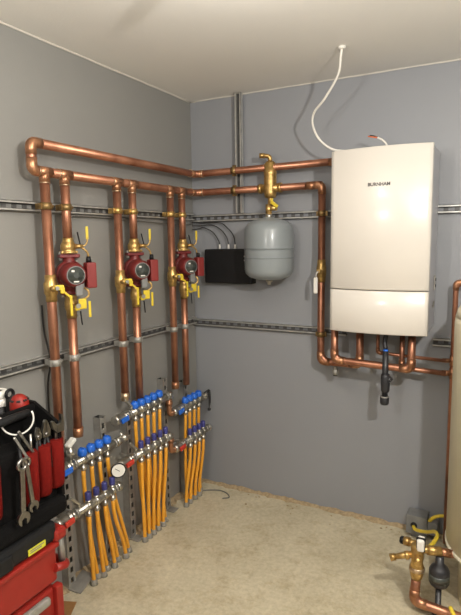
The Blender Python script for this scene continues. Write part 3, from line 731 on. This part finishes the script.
build('label_print', MB().box((TX1+.003,-1.69,.588), (.001,.056,.003)).box((TX1+.003,-1.695,.581), (.001,.046,.003)), 'ebox', lab)
hd = build('side_handle', MB().box((TX1-.03,TY1+.010,.578), (.075,.055,.042), bev=.012), 'redplastic', ub, 'red moulded end handle')
build('handle_loop', MB().tube(fillet([(TX1-.075,TY1-.01,.475),(TX1-.075,TY1+.043,.455),(TX1+.0,TY1+.043,.447),(TX1+.0,TY1-.02,.47)], .035), .014, 12), 'redplastic', hd)
build('handle_rod', MB().cyl((TX1-.02,TY1+.032,.46),(TX1-.02,TY1+.026,.565), .012), 'steel_dull', hd, 'grey rod')

# tool bag
tb = thing('tool_bag', (txc,tyc,.634), 'open black fabric tool bag with red pockets on top of the red toolbox', 'tool bag')
GX0, GX1, GY1, GY0 = .09, .405, -1.545, -2.06
gyc = (GY0+GY1)/2
build('base', MB().box(((GX0+GX1)/2,gyc,.668), (GX1-GX0+.02,GY1-GY0+.02,.066), bev=.02), 'blackfab', tb)
build('body', MB().box(((GX0+GX1)/2-.005,gyc,.80), (GX1-GX0-.03,GY1-GY0-.01,.23), bev=.015), 'blackfab', tb)
build('divider', MB().box((.293,gyc,.925), (.018,GY1-GY0-.02,.18), bev=.006), 'blackfab', tb)
build('end_panel', MB().prism([(0,0),(.318,0),(.318,.258),(.20,.320),(.165,.320),(0,.235)], (GX0,GY1,.70), X1, Z1, .012), 'blackfab', tb)
build('end_panel', MB().prism([(0,0),(.318,0),(.318,.258),(.20,.320),(.165,.320),(0,.235)], (GX0,GY0+.012,.70), X1, Z1, .012), 'blackfab', tb)
build('grip', MB().tube(spline([(.285,-1.60,.985),(.325,-1.612,1.0),(.335,-1.67,1.005),(.335,-1.74,1.003),(.325,-1.80,.998),(.285,-1.82,.985)]), .0135, 12), 'black', tb)
def pocket(y0, y1, z0, z1, x=.40, d=.035):
    yc = (y0+y1)/2; w = (y1-y0); mb = MB(); n = 10; rings = []
    for zz, k in ((z0,.6),(z0+.01,.85),(z0+.04,1),(z1,1.05)):
        rings.append([V((x-.012, y0, zz))] + [V((x-.012 + d*k*sin(pi*i/n)**.6, y0 + w*i/n, zz)) for i in range(1,n)] + [V((x-.012, y1, zz))])
    mb._faces(rings); return mb
for y0, y1, z0, z1 in ((-1.590,-1.534,.735,.905),(-1.643,-1.592,.728,.905),(-1.698,-1.645,.722,.90),(-1.86,-1.785,.735,.905),(-1.94,-1.865,.735,.905),(-2.02,-1.945,.735,.905)):
    build('pocket', pocket(y0, y1, z0, z1), 'redfab', tb, 'red fabric pocket')
dr = build('carry_ring', MB().ring((.352,-1.676,1.003), V((1.38,-1.11,.2)),   .050, .0028, a0=radians(165), a1=radians(385), seg=24), 'whiteplastic', tb, 'pale half ring')

# wrenches hanging in front, plus their strap
def wrench(o, L, w, tilt, label):
    """combination wrench: ring end up at o, open jaw at the bottom; lies in the (Y,Z) plane facing +X"""
    dn = V((0, sin(tilt), -cos(tilt))); sd = V((0, cos(tilt), sin(tilt))); o = V(o)
    t = thing('combination_wrench', o, label, 'wrench', 'wrenches hanging on the tool bag')
    build('ring_end', MB().ring(o, X1, w*.85, w*.34, sub=8), 'wrench', t)
    build('shaft', MB().box(o + dn*(L*.5), (.007, w*.95, L*.80), (X1, sd, -dn), bev=.002), 'wrench', t)
    c = o + dn*(L*.93); out = []
    Rr = w*1.25
    for a in range(-150, 151, 20):
        out.append((Rr*sin(radians(a)), Rr*cos(radians(a))))
    out += [(-w*.55,-w*1.0),(-w*.55,w*.1),(0,w*.35),(w*.55,w*.1),(w*.55,-w*1.0)][::-1]
    # order outline: outer arc from -150..150 then inner notch back
    out2 = out[:16] + [(w*.5,-w*1.05),(w*.55,-w*.15),(0,w*.2),(-w*.55,-w*.15),(-w*.5,-w*1.05)]
    build('jaw', MB().prism(out2, c - X1*.004, sd, -dn, .009), 'wrench', t)
    return t
wrench((.442,-1.742,.893), .185, .018, -.05, 'longer steel combination wrench hanging on the bag, ring end up')
wrench((.437,-1.722,.893), .165, .015, .10, 'shorter tilted combination wrench hanging just behind the longer one')
sh = thing('strap_hanger', (.40,-1.73,.90), 'black strap with steel clips joining the pale ring to the hanging wrenches', 'strap')
build('strap', MB().tube([(.352,-1.676,.953),(.40,-1.715,.93),(.438,-1.742,.905)], .006, 8), 'black', sh)
build('clip', MB().box((.41,-1.715,.93), (.005,.009,.085), (X1, V((0,.95,.3)).normalized(), V((-.3,-.3,.9)).normalized()), bev=.002), 'chrome', sh)
build('clip', MB().box((.40,-1.685,.935), (.005,.010,.10), (X1, V((0,.9,.42)).normalized(), V((-.2,-.42,.9)).normalized()), bev=.002), 'wrench', sh)

# tools in the pockets
def pliers(x, y, z, label, s=1., m='wrench'):
    t = thing('pliers', (x,y,z-.1), label, 'pliers', 'pliers in the red pockets')
    for k in (-1,1):
        build('jaw', MB().prism([(0,0),(k*.014*s,.004),(k*.016*s,.022*s),(k*.006*s,.05*s),(k*.0015,.056*s)][::k], (x-.005,y,z), Y1, Z1, .01), m, t)
        build('handle', MB().tube([(x,y+k*.004,z+.002),(x,y+k*.012*s,z-.05),(x,y+k*.013*s,z-.11)], .0055, 8), 'black', t)
    build('pivot', MB().cyl((x-.004,y,z+.012),(x+.010,y,z+.012), .007), m, t)
    return t
pliers(.395,-1.635,.925,'steel needle nose pliers standing in the left of the three red pockets',.8)
pliers(.398,-1.604,.925,'wide steel pliers standing in the middle red pocket',1.1)
aw = thing('adjustable_wrench', (.398,-1.555,.85), 'steel adjustable wrench with open jaws up in the right red pocket', 'wrench')
build('handle', MB().box((.398,-1.558,.87), (.009,.02,.14), bev=.003), 'wrench', aw)
build('fixed_jaw', MB().prism([(-.014,0),(.016,0),(.020,.03),(.014,.058),(.006,.062),(.008,.04),(.004,.03),(-.01,.026)], (.402,-1.555,.93), Y1, Z1, .012), 'wrench', aw)
build('moving_jaw', MB().prism([(-.014,.002),(-.006,.022),(-.026,.046),(-.034,.044),(-.028,.018)], (.403,-1.555,.93), Y1, Z1, .010), 'wrench', aw)
sd_ = thing('screwdriver', (.39,-1.69,.85), 'thin pale screwdriver shaft standing beside the pliers', 'screwdriver')
build('shaft', MB().cyl((.392,-1.664,.88),(.392,-1.661,.955), .004), 'chrome', sd_)
build('handle', MB().lathe((.392,-1.665,.80), Z1, [(0,.01),(.01,.014),(.07,.013),(.085,.007)], 12), 'black', sd_)

# things standing behind the divider
bz = .916
sx = .20
sw = thing('handsaw', (sx,-1.565,bz), 'dark tool handle with a hanging hole standing up behind the bag divider', 'tool')
build('handle', MB().box((sx,-1.577,bz+.058), (.022,.028,.115), bev=.008).ring((sx,-1.577,bz+.125), X1, .015, .006), 'black', sw)
build('side_grip', MB().box((sx+.001,-1.555,bz+.056), (.022,.018,.112), bev=.005), 'ebox', sw, 'grey side plate')
build('stripe', MB().box((sx+.011,-1.577,bz+.095), (.005,.018,.024), bev=.002), 'redplastic', sw)
cpx, cpy = .248, -1.578
cap = thing('vented_cap', (cpx,cpy,bz), 'round red dome with dark slots peeking over the bag top', 'tool')
build('dome', MB().lathe((cpx,cpy,bz), Z1, [(0,.030),(.088,.033),(.105,.032),(.122,.023),(.130,.012),(.132,.002)], 20), 'redplastic', cap)
sl = MB()
for a in range(0, 360, 45):
    e = V((cos(radians(a)), sin(radians(a)), 0)); tt = V((-e.y, e.x, 0))
    sl.box(V((cpx,cpy,bz+.112)) + e*.0285, (.006,.012,.008), ((e-Z1*.9).normalized(), tt, (e+Z1*.9).normalized()))
build('slots', sl, 'darkslot', cap)
def roll(x, y, z, m, cm, label, r=.037, h=.028):
    t = thing('tape_roll', (x,y,z), label, 'tape roll')
    build('roll', MB().lathe((x,y,z), Z1, [(0,r-.002),(.002,r),(h-.002,r),(h,r-.003),(h,.020),(h-.004,.019),(.002,.019),(0,.020)], 28), m, t)
    build('core', MB().lathe((x,y,z+.001), Z1, [(0,.0195),(h-.003,.0195)], 20), cm, t)
ts = thing('parts_tub', (.150,-1.585,bz), 'dark tub behind the bag divider holding up the tape rolls', 'tub')
build('tub', MB().lathe((.150,-1.585,bz), Z1, [(0,.034),(.078,.036),(.08,.030)], 24), 'black', ts)
roll(.150,-1.585,bz+.081,'whiteplastic','blue','lower white tape roll with a blue centre at the left edge')
roll(.148,-1.59,bz+.1095,'dial','black','cream tape roll stacked topmost at the left edge', .036, .026)

# cardboard on the floor
cbm = MB().prism([(.03,-1.30),(.02,-1.45),(.10,-1.57),(.28,-1.56),(.19,-1.37),(.135,-1.26)], (0,0,.001), X1, Y1, .004)
build('cardboard_sheet', cbm, 'cardboard', label='flat brown cardboard piece on the floor beside the red toolbox', cat='cardboard')

# floor crumbs
def crumb(x, y, s, label):
    mb = MB().sphere((x,y,s*.4), s, (1,.7,.5), 8, 5)
    build('mortar_crumb', mb, 'mortar', label=label, cat='debris', group='mortar crumbs along the back wall')
for k in range(16):
    x = .3+1.0*random.random(); crumb(x, -.05-.13*random.random()**2, .004+.004*random.random(), 'small mortar crumb on the floor along the back wall')

# ------------------------------------------------------------------ lamps
def lamp(x, y, label, power, drop=0., col=(1,.955,.89), rad=.035):
    """bare bulb on a holder; drop > 0 hangs it on a cord"""
    zb = H - drop
    t = thing('ceiling_lamp', (x,y,zb-.15), label, 'lamp')
    if drop: build('cord', MB().cyl((x,y,H),(x,y,zb), .004).lathe((x,y,H), -Z1, [(0,.04),(.02,.03)], 16), 'whiteplastic', t)
    build('holder', MB().lathe((x,y,zb), -Z1, [(0,.055 if not drop else .02),(.012,.055 if not drop else .02),(.022,.03),(.035,.024),(.06,.022)], 24), 'whiteplastic', t)
    build('bulb', MB().lathe((x,y,zb-.055), -Z1, [(0,.014),(.02,.02),(.045,.03),(.065,.03),(.08,.022),(.087,.004)], 20), 'bulb', t)
    l = bpy.data.lights.new('bulb_light', 'POINT'); l.energy = power; l.color = col; l.shadow_soft_size = rad
    lo = bpy.data.objects.new('bulb_light', l); COL.objects.link(lo); lo.location = (0,0,-.145+.15-.05); lo.parent = t
lamp(1.03,-1.45,'bare ceiling bulb in a white holder above the middle of the room',7)
lamp(2.1,-2.05,'bare bulb on a short cord to the right of the camera',98,.16)
lamp(.95,-2.6,'added fill bulb hanging on a cord to the left of the camera',32,.32)  # added fill bulb, hung low for the ceiling; side follows the tank's shadow

w = bpy.data.worlds.new('World'); bpy.context.scene.world = w; w.use_nodes = True
w.node_tree.nodes['Background'].inputs[0].default_value = (.8,.85,1,1); w.node_tree.nodes['Background'].inputs[1].default_value = .05

# ------------------------------------------------------------------ camera
cam = bpy.data.cameras.new('camera'); co = bpy.data.objects.new('camera', cam); COL.objects.link(co)
r = V((0.8849734865587572, 0.46541751797804165, -0.014438214820289586)); u = V((-0.04743026041256065, 0.12094598113410687, 0.9915253098356618)); b = V((0.4632194927733873, -0.8767888021676985, 0.12910886068778632))
m = Matrix((r, u, b)).transposed().to_4x4(); m.translation = V((1.7255429647, -2.782991992, 1.5700508))
co.matrix_world = m
cam.sensor_fit = 'VERTICAL'; cam.sensor_height = 24; cam.lens = 24*518.013/615; cam.clip_start = .02
sc = bpy.context.scene; sc.camera = co
sc.view_settings.view_transform = 'Standard'; sc.view_settings.look = 'None'; sc.view_settings.exposure = 0
